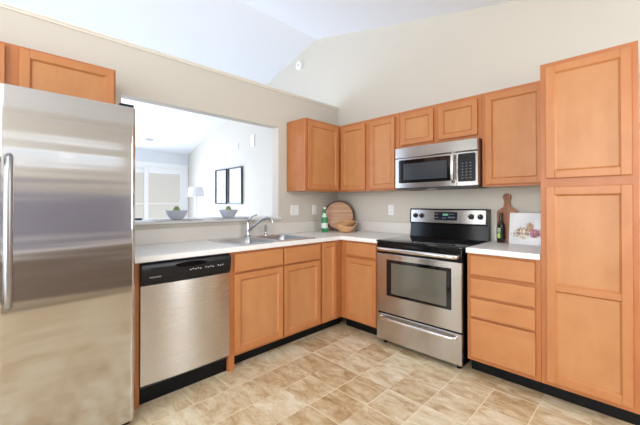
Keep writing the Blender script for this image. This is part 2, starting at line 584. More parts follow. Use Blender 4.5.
# --- base left of the range
X0 = 0.6020
rb = thing('base_cabinet', 'maple base cabinet with one drawer and one door, between corner and stove', 'cabinet', (X0, 0, 0), 0, 'base cabinets')
w = 1.0635 - X0
carcass(rb, w, DB, 0.10, BT)
face(rb, 0.0, w, DB, 0.10, BT)
kick(rb, 0.0, w, DB)
slab(0.682 - X0, 1.038 - X0, 0.735, 0.860, -DB).build('drawer_front', M_woodh, rb)
panel_door(0.682 - X0, 1.038 - X0, 0.118, 0.712, -DB).build('door', [M_stile, M_woodp], rb)
# --- drawer base right of range
X0 = 1.8385
db = thing('drawer_cabinet', 'maple base cabinet with four stacked drawers right of the stove', 'cabinet', (X0, 0, 0), 0, 'base cabinets')
w = 2.2935 - X0
carcass(db, w, DB, 0.10, BT)
face(db, 0.0, w, DB, 0.10, BT)
kick(db, 0.0, w, DB)
for a, b in ((0.722, 0.860), (0.568, 0.698), (0.420, 0.553), (0.128, 0.406)):
    slab(1.865 - X0, 2.265 - X0, a, b, -DB).build('drawer', M_woodh, db)
# --- pantry
X0 = 2.2945
pn = thing('pantry_cabinet', 'tall floor-to-top maple pantry cabinet with a short door over a long door', 'cabinet', (X0, 0, 0))
w = 2.742 - X0
carcass(pn, w, DB, 0.10, 2.116)
face(pn, 0.0, w, DB, 0.10, 2.116)
kick(pn, 0.0, w, DB)
panel_door(2.326 - X0, 2.716 - X0, 1.391, 2.088, -DB).build('upper_door', [M_stile, M_woodp], pn)
panel_door(2.326 - X0, 2.716 - X0, 0.129, 1.337, -DB, openings=[(0.178, 0.697), (0.736, 1.288)]).build('lower_door', [M_stile, M_woodp], pn)
# --- end panel beside the dishwasher
ep = MB().box(0.003, 0.6013, -2.4895, -2.4540, 0.0, BT, 0.001).build('end_panel', M_wood)
tag(ep, 'narrow maple end panel between the refrigerator and the dishwasher', 'panel')

UT, UB, UD = 2.1218, 1.3700, 0.3030
# --- wall cabinet on left wall
Y0 = -0.8355
wc = thing('wall_cabinet', 'maple wall cabinet on the pass-through wall with exposed side panel', 'cabinet', (0, Y0, UB), LEFT, 'wall cabinets')
w = 0.8355 - UD - 0.001
carcass(wc, w, UD, 0, UT - UB)
face(wc, 0, w, UD, 0, UT - UB)
panel_door(-0.803 - Y0, -0.342 - Y0, 0.016, 2.092 - UB, -UD).build('door', [M_stile, M_woodp], wc)
# --- corner wall cabinet on back wall, two doors
X0 = 0.3035
wc = thing('wall_cabinet', 'two-door maple wall cabinet in the corner, left of the microwave', 'cabinet', (X0, 0, UB), 0, 'wall cabinets')
w = 1.079 - X0
carcass(wc, w, UD, 0, UT - UB)
face(wc, 0, w, UD, 0, UT - UB)
for a, b in ((0.338, 0.672), (0.738, 1.034)):
    panel_door(a - X0, b - X0, 0.016, 2.084 - UB, -UD).build('door', [M_stile, M_woodp], wc)
# --- over the microwave
X0 = 1.0805
ZB = 1.7600
wc = thing('wall_cabinet', 'short two-door maple wall cabinet above the microwave', 'cabinet', (X0, 0, ZB), 0, 'wall cabinets')
w = 1.8370 - X0
carcass(wc, w, UD, 0, UT - ZB)
face(wc, 0, w, UD, 0, UT - ZB)
for a, b in ((1.105, 1.432), (1.481, 1.808)):
    panel_door(a - X0, b - X0, 1.795 - ZB, 2.086 - ZB, -UD, sw=0.044).build('door', [M_stile, M_woodp], wc)
# --- right of the microwave
X0 = 1.8385
wc = thing('wall_cabinet', 'single-door maple wall cabinet between the microwave and the tall pantry', 'cabinet', (X0, 0, UB), 0, 'wall cabinets')
w = 2.2935 - X0
carcass(wc, w, UD, 0, UT - UB)
face(wc, 0, w, UD, 0, UT - UB)
panel_door(1.868 - X0, 2.2615 - X0, 0.016, 2.092 - UB, -UD).build('door', [M_stile, M_woodp], wc)
# --- over the fridge
Y0, ZB, FD = -3.4500, 1.8000, 0.2551
wc = thing('wall_cabinet', 'maple wall cabinet mounted above the refrigerator', 'cabinet', (0, Y0, ZB), LEFT, 'wall cabinets')
w = 3.45 - 2.5074
carcass(wc, w, FD, 0, 2.1308 - ZB)
face(wc, 0, w, FD, 0, 2.1308 - ZB)
for a, b in ((-3.435, -3.040), (-2.982, -2.520)):
    panel_door(a - Y0, b - Y0, 0.02, 2.114 - ZB, -FD).build('door', [M_stile, M_woodp], wc)

# ------------------------------------------------------------------ worktops
def worktop(name, outer, inset, hole, label):
    z0, z1 = 0.8765, 0.9140
    bm = bmesh.new()
    def ring(P, z):
        return [bm.verts.new((p[0], p[1], z)) for p in P]
    def wall(a, b):
        for i in range(len(a)):
            j = (i + 1) % len(a)
            bm.faces.new((a[i], a[j], b[j], b[i]))
    def loop_edges(r):
        return [bm.edges.get((r[i], r[(i + 1) % len(r)])) or bm.edges.new((r[i], r[(i + 1) % len(r)])) for i in range(len(r))]
    lo, lo2, mid, hi = ring(inset, z0), ring(outer, z0 + 0.004), ring(outer, z1 - 0.006), ring(inset, z1)
    wall(lo, lo2); wall(lo2, mid); wall(mid, hi)
    te, be = loop_edges(hi), loop_edges(lo)
    if hole:
        h0, h1 = ring(hole, z0), ring(hole, z1)
        wall(h0, h1)
        te += loop_edges(h1); be += loop_edges(h0)
    bmesh.ops.triangle_fill(bm, edges=te, use_beauty=True, use_dissolve=False)
    bmesh.ops.triangle_fill(bm, edges=be, use_beauty=True, use_dissolve=False)
    m = MB(); m.bm.free(); m.bm = bm
    o = m.build(name, M_counter, smooth=30)
    tag(o, label, 'countertop')
    return o
FXC, FYC, e = 0.632, -0.6490, 0.005
outer = [(0.002, -2.489), (FXC, -2.489), (FXC, FYC), (1.0640, FYC), (1.0640, -0.002), (0.002, -0.002)]
inset = [(0.002, -2.489), (FXC - e, -2.489), (FXC - e, FYC + e), (1.0640, FYC + e), (1.0640, -0.002), (0.002, -0.002)]
hole = [(0.095, -1.745), (0.095, -0.972), (0.545, -0.972), (0.545, -1.745)]
ct = worktop('countertop', outer, inset, hole, 'pale L-shaped laminate countertop holding the sink, running along the pass-through wall to the stove')
m = MB().box(0.002, 0.020, -2.489, -0.0205, 0.9140, 1.034, 0.003); m.box(0.002, 1.0640, -0.020, -0.002, 0.9140, 1.034, 0.003)
m.build('backsplash', M_splash, ct)
X0, X1 = 1.8385, 2.2930
ct2 = worktop('countertop', [(X0, FYC), (X1, FYC), (X1, -0.002), (X0, -0.002)], [(X0, FYC + e), (X1, FYC + e), (X1, -0.002), (X0, -0.002)], None,
              'short pale countertop section between stove and pantry')
MB().box(X0, X1, -0.020, -0.002, 0.9140, 1.034, 0.003).build('backsplash', M_splash, ct2)

# ------------------------------------------------------------------ sink (world axes)
sk = thing('kitchen_sink', 'stainless double-bowl drop-in sink below the pass-through', 'sink', (0, 0, 0.914))
bm = bmesh.new()
def rr3(x0, x1, y0, y1, r, z):
    return [(p[0], p[1], z) for p in rrect(x0, x1, y0, y1, r, 5)]
SX0, SX1, SY0, SY1 = 0.050, 0.585, -1.772, -0.948
B1 = (0.135, 0.535, -1.732, -1.385)
B2 = (0.135, 0.535, -1.335, -0.988)
m = MB(); m.bm.free(); m.bm = bm
out = [bm.verts.new(p) for p in rr3(SX0, SX1, SY0, SY1, 0.02, 0.0005)]
out2 = [bm.verts.new(p) for p in rr3(SX0 + .004, SX1 - .004, SY0 + .004, SY1 - .004, 0.02, 0.006)]
for i in range(len(out)):
    j = (i + 1) % len(out); bm.faces.new((out[i], out[j], out2[j], out2[i]))
ed = [bm.edges.get((out2[i], out2[(i + 1) % len(out2)])) for i in range(len(out2))]
tops = []
for B in (B1, B2):
    r = [bm.verts.new(p) for p in rr3(*B, 0.05, 0.006)]
    ed += [bm.edges.new((r[i], r[(i + 1) % len(r)])) for i in range(len(r))]
bmesh.ops.triangle_fill(bm, edges=ed, use_beauty=True)
m.build('rim', M_sink, sk, smooth=25)
for B in (B1, B2):
    mm = MB()
    rings = []
    for d, z in ((0.0, 0.006), (0.006, -0.004), (0.012, -0.06), (0.020, -0.145), (0.045, -0.168), (0.09, -0.172)):
        rings.append(rr3(B[0] + d, B[1] - d, B[2] + d, B[3] - d, max(0.05 - d * 0.3, 0.02), z))
    mm.loft(rings, True, False, True)
    bs = mm.build('basin', M_basin, sk, smooth=60)
    cx, cy = (B[0] + B[1]) / 2, (B[2] + B[3]) / 2
    MB().lathe([(0.045, -0.1715), (0.045, -0.169), (0.036, -0.168), (0.03, -0.1695)], 24, (cx, cy, 0)).build('drain', M_chrome, bs)
# faucet
FXp, FYp = 0.096, -1.385
fa = thing('faucet', 'chrome single-lever kitchen faucet with a curved spout, mounted behind the sink', 'faucet', (FXp, FYp, 0.9205))
MB().lathe([(0.032, 0.0), (0.032, 0.005), (0.026, 0.010), (0.020, 0.02)], 28).build('base', M_chrome, fa)
MB().lathe([(0.021, 0.02), (0.018, 0.05), (0.0175, 0.125), (0.016, 0.140), (0.010, 0.148)], 28).build('body', M_chrome, fa)
ang = math.radians(28)
dx, dy = math.cos(ang), math.sin(ang)
sp_ = [(0.015, 0.06), (0.05, 0.090), (0.10, 0.130), (0.15, 0.163), (0.20, 0.182), (0.235, 0.181), (0.255, 0.165), (0.262, 0.140)]
MB().tube([(a * dx, a * dy, z) for a, z in sp_], [0.016, 0.015, 0.0135, 0.0125, 0.0125, 0.0125, 0.0135, 0.0145], 16).build('spout', M_chrome, fa)
a2 = math.radians(25)
MB().tube([(0, 0, 0.143), (0.015 * math.cos(a2), 0.015 * math.sin(a2), 0.165), (0.055 * math.cos(a2), 0.055 * math.sin(a2), 0.197), (0.095 * math.cos(a2), 0.095 * math.sin(a2), 0.210)],
          [0.013, 0.011, 0.008, 0.0075], 12).build('lever', M_chrome, fa)
sy = thing('side_sprayer', 'small chrome side sprayer standing right of the faucet', 'sprayer', (0.092, -1.175, 0.9205))
MB().lathe([(0.022, 0), (0.022, 0.006), (0.014, 0.016), (0.012, 0.03)], 20).build('base', M_chrome, sy)
MB().lathe([(0.010, 0.03), (0.012, 0.05), (0.015, 0.075), (0.012, 0.098), (0.006, 0.108)], 20).build('spray_head', mat('sprayer_grey', lin(150, 150, 152), 0.3, 0.6), sy)

# ------------------------------------------------------------------ dishwasher
Y0 = -2.4525
dw = thing('dishwasher', 'stainless dishwasher with a black control panel, under the countertop', 'dishwasher', (0, Y0, 0), LEFT)
w = 0.5905
D = -0.616
MB().box(0.006, w - 0.006, D + 0.02, -0.04, 0.105, 0.868).build('tub', M_grey, dw)
m = MB()          # steel front, very slightly bowed
m.angle = 30
row = [(w * k / 24, D - 0.002 - 0.013 * (1 - (2 * k / 24 - 1) ** 2)) for k in range(25)]
rings = []
for z, ins in ((0.128, 0.004), (0.131, 0.0), (0.732, 0.0), (0.735, 0.004)):
    rings.append([(0, D + 0.02, z)] + [(x, y + ins, z) for x, y in row] + [(w, D + 0.02, z)])
m.loft(rings)
dpn = m.build('door_panel', M_steel_v, dw)
# control panel: slightly bowed fascia
m = MB()
zs = [(0.737, 0.0), (0.745, -0.010), (0.80, -0.020), (0.845, -0.022), (0.862, -0.016), (0.866, 0.0)]
m.loft([[(x, D + 0.018, 0.737)] + [(x, D + dy_, z) for z, dy_ in zs] + [(x, D + 0.018, 0.866)] for x in (0.0, w)])
cp = m.build('control_panel', M_blkp, dw)
m = MB()   # wing that sweeps over the handle pocket
n = 24
top, bot = [], []
for k in range(n + 1):
    u = k / n
    x = 0.05 + u * (w - 0.10)
    c_ = 1 - (2 * u - 1) ** 2
    bot.append((x, 0.838 - 0.028 * c_))
    top.append((x, 0.842 - 0.004 * c_))
poly = bot + top[::-1]
m.prism(poly, D - 0.0215, D - 0.030)
m.build('brow', M_blkp, cp)
hp = [(0.30 + 0.105 * math.cos(a), 0.838 + 0.017 * math.sin(a)) for a in [2 * PI * k / 28 for k in range(28)]]
MB().prism(hp, D - 0.022, D - 0.0315).build('handle_pocket', M_blk, cp)
for k in range(12):
    x = 0.290 + 0.017 * k + (0.022 if k > 4 else 0) + (0.02 if k > 8 else 0)
    if x > w - 0.03: break
    MB().box(x, x + 0.010, D - 0.0218, D - 0.0190, 0.795 + 0.004 * (k % 2), 0.801 + 0.004 * (k % 2)).build('button', M_mark, cp)
text('FRIGIDAIRE', 'brand_lettering', M_mark, cp, (0.078, D - 0.0185, 0.781), 0.0135)
MB().box(0.0, w, D + 0.045, D + 0.06, 0.0, 0.122).build('toe_kick', M_black_kick, dw)

# ------------------------------------------------------------------ stove
X0 = 1.0660
w = 0.7545
st = thing('stove', 'stainless electric range with black glass cooktop and oven door', 'stove', (X0, 0, 0))
MB().box(0.002, w - 0.002, -0.640, -0.035, 0.045, 0.898).build('body', M_blk, st)
ck = MB().box(0.0, w, -0.672, -0.030, 0.896, 0.9145, 0.006, 3).build('cooktop', M_glassblk, st)
def ringmesh(cx, cy, r0, r1, z):
    m = MB()
    A = [(cx + r0 * math.cos(2 * PI * k / 40), cy + r0 * math.sin(2 * PI * k / 40), z) for k in range(40)]
    B = [(cx + r1 * math.cos(2 * PI * k / 40), cy + r1 * math.sin(2 * PI * k / 40), z) for k in range(40)]
    return m.loft([A, B], True, False, False)
for cx, cy, r in ((0.19, -0.50, 0.105), (0.56, -0.50, 0.085), (0.19, -0.24, 0.075), (0.56, -0.24, 0.105)):
    ringmesh(cx, cy, r - 0.004, r, 0.9149).build('burner_ring', M_ring, ck)
# oven door
od = plate(0.004, w - 0.004, 0.288, 0.800, -0.642, -0.672, 0.008, 0.004).build('oven_door', M_steel, st)
wn_ = plate(1.174 - X0, 1.742 - X0, 0.440, 0.752, -0.6715, -0.675, 0.006, 0.002).build('window_frame', M_glassblk, od)
plate(1.222 - X0, 1.704 - X0, 0.462, 0.725, -0.6745, -0.6762, 0.004, 0.001).build('glass', M_ovenglass, wn_)
MB().box(0.004, w - 0.004, -0.668, -0.642, 0.803, 0.893, 0.004).build('top_trim', M_blk, st)
hz = 0.843
pts = [(0.03, -0.660, hz), (0.034, -0.695, hz), (0.05, -0.713, hz), (0.10, -0.718, hz), (w / 2, -0.722, hz), (w - 0.10, -0.718, hz), (w - 0.05, -0.713, hz), (w - 0.034, -0.695, hz), (w - 0.03, -0.660, hz)]
MB().tube(pts, 0.0165, 14, 0.72, (0, 0, 1)).build('handle', M_bar, od)
dr = plate(0.004, w - 0.004, 0.046, 0.276, -0.642, -0.672, 0.008, 0.004).build('storage_drawer', M_steel, st)
hz = 0.243
pts = [(0.045, -0.670, hz), (0.050, -0.692, hz), (0.07, -0.702, hz), (0.15, -0.706, hz), (w / 2, -0.708, hz), (w - 0.15, -0.706, hz), (w - 0.07, -0.702, hz), (w - 0.05, -0.692, hz), (w - 0.045, -0.670, hz)]
MB().tube(pts, 0.0135, 12, 0.8, (0, 0, 1)).build('handle', M_bar, dr)
for x in (0.05, w - 0.05):
    for y in (-0.60, -0.10):
        MB().lathe([(0.018, 0.0), (0.018, 0.012), (0.010, 0.014), (0.010, 0.046)], 14, (x, y, 0)).build('foot', M_blkp, st)
# back guard
bgm = MB()
bgm.angle = 20
bgm.loft([[(x, -0.030, 0.9135), (x, -0.095, 0.9135), (x, -0.088, 0.955), (x, -0.076, 1.040), (x, -0.100, 1.048), (x, -0.090, 1.180), (x, -0.084, 1.187), (x, -0.030, 1.187)] for x in (0.006, w - 0.006)])
bgo = bgm.build('back_guard', M_blk, st)
mm = plate(0.020, w - 0.022, 0.0, 0.124, 0.0, -0.004, 0.010, 0.002)
mm.xform(Matrix.Translation((0, -0.0997, 1.053)) @ Matrix.Rotation(math.radians(-4.3), 4, 'X'))
cpn = mm.build('control_panel', M_steel, bgo)
def on_guard(mb):
    return mb.xform(Matrix.Translation((0, -0.1035, 1.053)) @ Matrix.Rotation(math.radians(-4.3), 4, 'X'))
dsp = on_guard(plate(1.335 - X0, 1.553 - X0, 0.028, 0.104, 0.0, -0.003, 0.006, 0.001)).build('display', M_disp, cpn)
on_guard(MB().box(1.418 - X0, 1.468 - X0, -0.0036, -0.0029, 0.070, 0.088)).build('clock_readout', M_digit, cpn)
for (a, b, c, d) in [(1.352, 1.388, 0.080, 0.086), (1.352, 1.388, 0.048, 0.054), (1.490, 1.538, 0.082, 0.086), (1.428, 1.440, 0.044, 0.052), (1.448, 1.462, 0.044, 0.052)] + [(1.484 + 0.011 * k, 1.490 + 0.011 * k, 0.048, 0.062) for k in range(6)]:
    on_guard(MB().box(a - X0 - 0.0145, b - X0 - 0.0145, -0.0036, -0.0029, c, d)).build('key', M_markdim, dsp)
for x in (1.137, 1.204, 1.676, 1.752):
    kb = on_guard(MB().lathe([(0.024, 0.0), (0.024, 0.004), (0.019, 0.006), (0.0175, 0.024), (0.014, 0.027)], 24, (x - X0, 0, 0.066), 'y')).build('knob', M_blkp, cpn)
    on_guard(MB().box(x - X0 - 0.0012, x - X0 + 0.0012, -0.0277, -0.0268, 0.068, 0.082)).build('pointer', M_mark, kb)

# ------------------------------------------------------------------ microwave
ZB, H = 1.3685, 0.3905
X0 = 1.0815
w = 0.7550
mw = thing('microwave_oven', 'stainless over-the-range microwave under the short wall cabinet', 'microwave', (X0, 0, ZB))
MB().box(0.002, w - 0.002, -0.360, -0.003, 0.008, H - 0.001, 0.002).build('body', mat('microwave_case', lin(70, 48, 40), 0.4), mw)
MB().box(0.0, w, -0.385, -0.05, 0.0, 0.0085, 0.002).build('underside', M_grey, mw)
MB().box(0.28, 0.36, -0.32, -0.25, -0.003, 0.0005).build('task_light', mat('lamp_lens', lin(225, 222, 215), 0.3), mw)
tg = plate(0.0, w, 0.292, H - 0.001, -0.360, -0.388, 0.004, 0.006).build('vent_grille', M_steel, mw)
md = plate(0.0, 1.666 - X0, 0.010, 0.288, -0.360, -0.385, 0.006, 0.004).build('door', M_steel, mw)
wf = plate(1.120 - X0, 1.618 - X0, 0.058, 0.272, -0.3845, -0.3875, 0.014, 0.001).build('window_frame', M_glassblk, md)
plate(1.172 - X0, 1.584 - X0, 0.085, 0.236, -0.387, -0.3885, 0.006, 0.0006).build('glass', M_micglass, wf)
hx = 1.644 - X0
pts = [(hx, -0.383, 0.050), (hx, -0.405, 0.052), (hx, -0.420, 0.075), (hx, -0.427, 0.13), (hx, -0.428, 0.17), (hx, -0.427, 0.215), (hx, -0.420, 0.262), (hx, -0.405, 0.281), (hx, -0.383, 0.283)]
MB().tube(pts, 0.0150, 16, 1.0, (1, 0, 0)).build('handle', M_bar, md)
cf = plate(1.668 - X0, w, 0.010, 0.288, -0.360, -0.385, 0.006, 0.004).build('control_fascia', M_steel, mw)
kp = plate(1.676 - X0, 1.816 - X0, 0.046, 0.274, -0.3845, -0.3875, 0.012, 0.001).build('keypad', M_blkp, cf)
for r in range(7):
    for c_ in range(3):
        x = 1.708 - X0 + 0.032 * c_
        z = 0.072 + 0.024 * r
        if r == 6:
            continue
        MB().box(x, x + 0.012, -0.3881, -0.3873, z, z + 0.0055).build('key_mark', M_markdim, kp)

# ------------------------------------------------------------------ refrigerator
Y0 = -3.4370
w = 0.9130
fr_ = thing('refrigerator', 'large stainless side-by-side refrigerator with a vertical bar handle', 'refrigerator', (0, Y0, 0), LEFT)
MB().box(0.004, w - 0.004, -0.700, -0.03, 0.035, 1.752, 0.004).build('cabinet_body', mat('fridge_side_grey', lin(120, 118, 116), 0.45), fr_)
def fdoor(x0, x1, z0, z1):
    m = MB()
    m.angle = 4
    r = 0.022
    yb, yf = -0.708, -0.785
    def pl(d):
        P = [(x0 + d, yb)]
        for k in range(11):
            a = PI + PI / 2 * k / 10
            P.append((x0 + r + (r - d) * math.cos(a), yf + r + (r - d) * math.sin(a)))
        for k in range(11):
            a = 1.5 * PI + PI / 2 * k / 10
            P.append((x1 - r + (r - d) * math.cos(a), yf + r + (r - d) * math.sin(a)))
        P.append((x1 - d, yb))
        return P
    m.loft([[(p[0], p[1], z) for p in pl(d)] for d, z in ((0.006, z0), (0.002, z0 + 0.002), (0.0, z0 + 0.007), (0.0, z1 - 0.007), (0.002, z1 - 0.002), (0.006, z1))])
    return m
def fhandle(x, z0, z1):
    pts = [(x, -0.783, z0 + 0.035), (x, -0.815, z0 + 0.022), (x, -0.832, z0 + 0.03), (x, -0.838, z0 + 0.09), (x, -0.840, (z0 + z1) / 2), (x, -0.838, z1 - 0.09), (x, -0.832, z1 - 0.03), (x, -0.815, z1 - 0.022), (x, -0.783, z1 - 0.035)]
    return MB().tube(pts, 0.0155, 16, 1.0, (1, 0, 0))
d1 = fdoor(0.0, 0.3620, 0.050, 1.761).build('freezer_door', M_fridge, fr_)
fhandle(0.334, 0.76, 1.46).build('handle', M_bar2, d1)
d2 = fdoor(0.3670, w, 0.050, 1.761).build('door', M_fridge, fr_)
fhandle(0.4060, 0.76, 1.46).build('handle', M_bar2, d2)
m = MB()
m.box(0.835, 0.905, -0.770, -0.62, 1.7615, 1.778, 0.005)
m.build('hinge_cover', M_blkp, fr_)
m = MB().box(0.008, 0.08, -0.770, -0.62, 1.7615, 1.778, 0.005)
m.build('hinge_cover', M_blkp, fr_)
m = MB()
m.box(0.012, w - 0.012, -0.735, -0.700, 0.012, 0.046, 0.003)
for k in range(30):
    m.box(0.03 + 0.029 * k, 0.045 + 0.029 * k, -0.739, -0.734, 0.018, 0.040)
m.build('toe_grille', M_blkp, fr_)
for x in (0.06, w - 0.06):
    for y in (-0.66, -0.12):
        MB().lathe([(0.022, 0.0), (0.022, 0.02), (0.014, 0.022), (0.014, 0.037)], 14, (x, y, 0)).build('foot', M_blkp, fr_)

# ------------------------------------------------------------------ wall plates
def wallplate(name, label, cat, loc, rz, gangs, kind):
    r = thing(name, label, cat, loc, rz)
    wd = 0.07 + 0.046 * (gangs - 1)
    pl = plate(-wd / 2, wd / 2, -0.0575, 0.0575, -0.0005, -0.006, 0.006, 0.003).build('cover_plate', M_plate, r)
    for g in range(gangs):
        x = (g - (gangs - 1) / 2) * 0.046
        if kind == 'outlet':
            for z in (-0.021, 0.021):
                f = plate(x - 0.016, x + 0.016, z - 0.014, z + 0.014, -0.0055, -0.008, 0.006, 0.001).build('socket', M_plate, r)
                m = MB()
                for sx in (-0.007, 0.005):
                    m.box(x + sx, x + sx + 0.002, -0.0083, -0.0078, z - 0.004, z + 0.005)
                m.build('slots', M_slot, f)
        else:
            plate(x - 0.016, x + 0.016, -0.033, 0.033, -0.0055, -0.009, 0.004, 0.001).build('rocker', M_plate, r)
    return r
wallplate('switch_plate', 'white double switch plate on wall right of the pass-through', 'switch', (0, -0.722, 1.165), LEFT, 2, 'switch')
wallplate('switch_plate', 'white single switch plate beside the green bottle, under the wall cabinet', 'switch', (0, -0.417, 1.165), LEFT, 1, 'switch')
wallplate('power_outlet', 'white power outlet on wall left of the stove back guard', 'outlet', (0.788, 0, 1.167), 0, 1, 'outlet')

# ------------------------------------------------------------------ things on the corner counter
# green water bottle
gb = thing('water_bottle', 'green glass water bottle with white label on the corner counter', 'bottle', (0.185, -0.432, 0.914))
M_green = mat('green_glass', lin(62, 158, 96), 0.08, 0.0, **{'Transmission Weight': 0.35, 'IOR': 1.45})
MB().lathe([(0.030, 0.0), (0.036, 0.004), (0.037, 0.02), (0.037, 0.130), (0.034, 0.157), (0.024, 0.194), (0.0155, 0.226), (0.0145, 0.258), (0.0145, 0.266)], 32).build('glass', M_green, gb)
MB().lathe([(0.0374, 0.045), (0.0376, 0.047), (0.0376, 0.103), (0.0374, 0.105)], 32, cap0=False, cap1=False).build('label', mat('white_label', lin(214, 226, 222), 0.5), gb)
MB().lathe([(0.0317, 0.168), (0.0246, 0.194), (0.0190, 0.214)], 32, cap0=False, cap1=False).build('neck_label', mat('silver_label', lin(196, 222, 205), 0.4), gb)
MB().lathe([(0.016, 0.262), (0.0165, 0.266), (0.0165, 0.284), (0.014, 0.287)], 24).build('cap', mat('white_cap', lin(230, 232, 228), 0.4), gb)

# round serving board with a dark rim, leaning into the corner
M_board = mat('pale_board_wood', lin(196, 150, 108), 0.5)
t = NT(M_board)
cx_ = t.coords((0.6, 1.0, 26.0))
c = t.ramp(t.noise(cx_, 1.4, 3.0, 0.5, 0.3), [(0.25, lin(164, 114, 82)), (0.5, lin(200, 156, 122)), (0.75, lin(220, 184, 154))])
t.l(c, t.b.inputs['Base Color'])
M_rim = mat('dark_board_rim', lin(82, 54, 38), 0.5)
rbd = thing('round_board', 'round wooden serving board with a dark rim, leaning in the corner', 'board', (0.212, -0.215, 0.9150))
R_ = 0.183
tilt = Matrix.Rotation(math.radians(45), 4, 'Z') @ Matrix.Rotation(math.radians(-12), 4, 'X')
m = MB().lathe([(R_ - 0.019, 0.0), (R_ - 0.019, 0.013)], 56, (0, 0, R_), 'y').xform(tilt); m.build('board', M_board, rbd)
m = MB().lathe([(R_ - 0.019, -0.001), (R_, -0.001), (R_, 0.024), (R_ - 0.019, 0.024), (R_ - 0.019, -0.001)], 56, (0, 0, R_), 'y', False, False).xform(tilt); m.build('rim', M_rim, rbd)

# carved wooden bowl with a wavy rim
M_bowl = mat('carved_bowl_wood', lin(204, 152, 100), 0.42)
t = NT(M_bowl)
c = t.ramp(t.noise(t.coords((3, 3, 14)), 3.0, 4.0, 0.6, 1.2), [(0.25, lin(168, 112, 72)), (0.5, lin(216, 166, 118)), (0.75, lin(234, 196, 152))])
t.l(c, t.b.inputs['Base Color'])
def wavy_bowl(R, H, base, n=48, amp=0.016, th=0.010, tiltdir=0.6):
    m = MB()
    def pt(k, u, inner):
        a = 2 * PI * k / n
        hh = H + amp * math.sin(2 * a + tiltdir) + 0.5 * amp * math.sin(3 * a + 1.0)
        rr = R * (1 + 0.05 * math.sin(3 * a) + 0.04 * math.cos(2 * a + 0.4))
        r = base + (rr - base) * (u ** 0.62)
        z = hh * u
        if inner:
            r = max(r - th, 0.004); z = z * (1 - th / hh) + th
            if u == 1: z = hh
        return (r * math.cos(a), r * math.sin(a), z)
    us = [0.0, 0.08, 0.2, 0.4, 0.6, 0.8, 1.0]
    rings = [[pt(k, u, False) for k in range(n)] for u in us] + [[pt(k, u, True) for k in range(n)] for u in reversed(us)]
    m.loft(rings)
    return m
bw = wavy_bowl(0.128, 0.088, 0.055, amp=0.010).build('wooden_bowl', M_bowl, loc=(0.372, -0.285, 0.9145))
bw.rotation_euler = (0, 0, 0.5)
tag(bw, 'carved wooden bowl with uneven rim before the round board, underneath the other one', 'bowl', 'carved wooden bowls')
bw = wavy_bowl(0.126, 0.066, 0.046, amp=0.008, tiltdir=2.0).build('wooden_bowl', M_bowl, loc=(0.366, -0.281, 0.9145 + 0.050))
bw.rotation_euler = (Matrix.Rotation(math.radians(-9), 4, Vector((-0.707, 0.707, 0))) @ Matrix.Rotation(2.1, 4, 'Z')).to_euler()
tag(bw, 'carved wooden bowl nested tilted on top of the other one, before the round board', 'bowl', 'carved wooden bowls')

# ------------------------------------------------------------------ things on the short counter
ob = thing('oil_bottle', 'dark oil bottle with black and green label, beside the cutting board', 'bottle', (1.922, -0.125, 0.914))
q = 0.024
def sq(h, r, z):
    return [(p[0], p[1], z) for p in rrect(-h, h, -h, h, r, 4)]
MB().loft([sq(q - .003, .006, 0), sq(q, .006, .004), sq(q, .006, .145), sq(q - .004, .008, .160), sq(.0125, .011, .180), sq(.0115, .0105, .202)]).build('glass', mat('dark_glass', lin(40, 26, 16), 0.08), ob)
lab = MB().box(-q - .0006, q + .0006, -q - .0006, q + .0006, 0.030, 0.128).build('label', mat('black_label', lin(24, 26, 22), 0.45), ob)
m = MB()
for k, z in enumerate((0.118, 0.108, 0.098, 0.088)):
    m.box(-0.018, 0.010 - 0.004 * (k % 2), -q - 0.0014, -q - 0.0005, z - 0.003, z + 0.003)
m.build('lettering', mat('pale_green_print', lin(190, 208, 170), 0.5), lab)
m = MB().prism([(0.002 * 0 + 0.013 * math.cos(a) - 0.006, 0.058 + 0.022 * math.sin(a)) for a in [2 * PI * k / 20 for k in range(20)]], -q - 0.0005, -q - 0.0014)
m.build('emblem', mat('lime_print', lin(168, 202, 80), 0.5), lab)
MB().lathe([(0.0145, 0.199), (0.0145, 0.243), (0.0125, 0.246)], 20).build('cap', mat('brown_cap', lin(58, 42, 32), 0.4), ob)
ob.rotation_euler = (0, 0, math.radians(-8))

# paddle cutting board
M_paddle = mat('walnut_board', lin(150, 100, 68), 0.5)
t = NT(M_paddle)
c = t.ramp(t.noise(t.coords((18, 18, 1.0)), 2.2, 3.0), [(0.3, lin(128, 80, 52)), (0.6, lin(160, 108, 74)), (0.8, lin(176, 126, 90))])
t.l(c, t.b.inputs['Base Color'])
def paddle():
    hw = 0.078
    P = []
    half = [(hw - 0.008, 0.0), (hw, 0.008), (hw, 0.245), (hw - 0.006, 0.262), (hw - 0.028, 0.280), (hw - 0.052, 0.292), (0.026, 0.308), (0.020, 0.325), (0.021, 0.345), (0.028, 0.362), (0.031, 0.378), (0.027, 0.394), (0.016, 0.405), (0.0, 0.408)]
    P = half + [(-x, z) for x, z in reversed(half[:-1])]
    m = MB()
    bm = m.bm
    hole = [(0.009 * math.cos(2 * PI * k / 16), 0.379 + 0.009 * math.sin(2 * PI * k / 16)) for k in range(16)]
    rings = {}
    for y in (0.0, -0.018):
        a = [bm.verts.new((x, y, z)) for x, z in P]
        b = [bm.verts.new((x, y, z)) for x, z in hole]
        es = [bm.edges.new((r[i], r[(i + 1) % len(r)])) for r in (a, b) for i in range(len(r))]
        bmesh.ops.triangle_fill(bm, edges=es, use_beauty=True)
        rings[y] = (a, b)
    for q_ in (0, 1):
        A, B = rings[0.0][q_], rings[-0.018][q_]
        for i in range(len(A)):
            j = (i + 1) % len(A); bm.faces.new((A[i], A[j], B[j], B[i]))
    return m
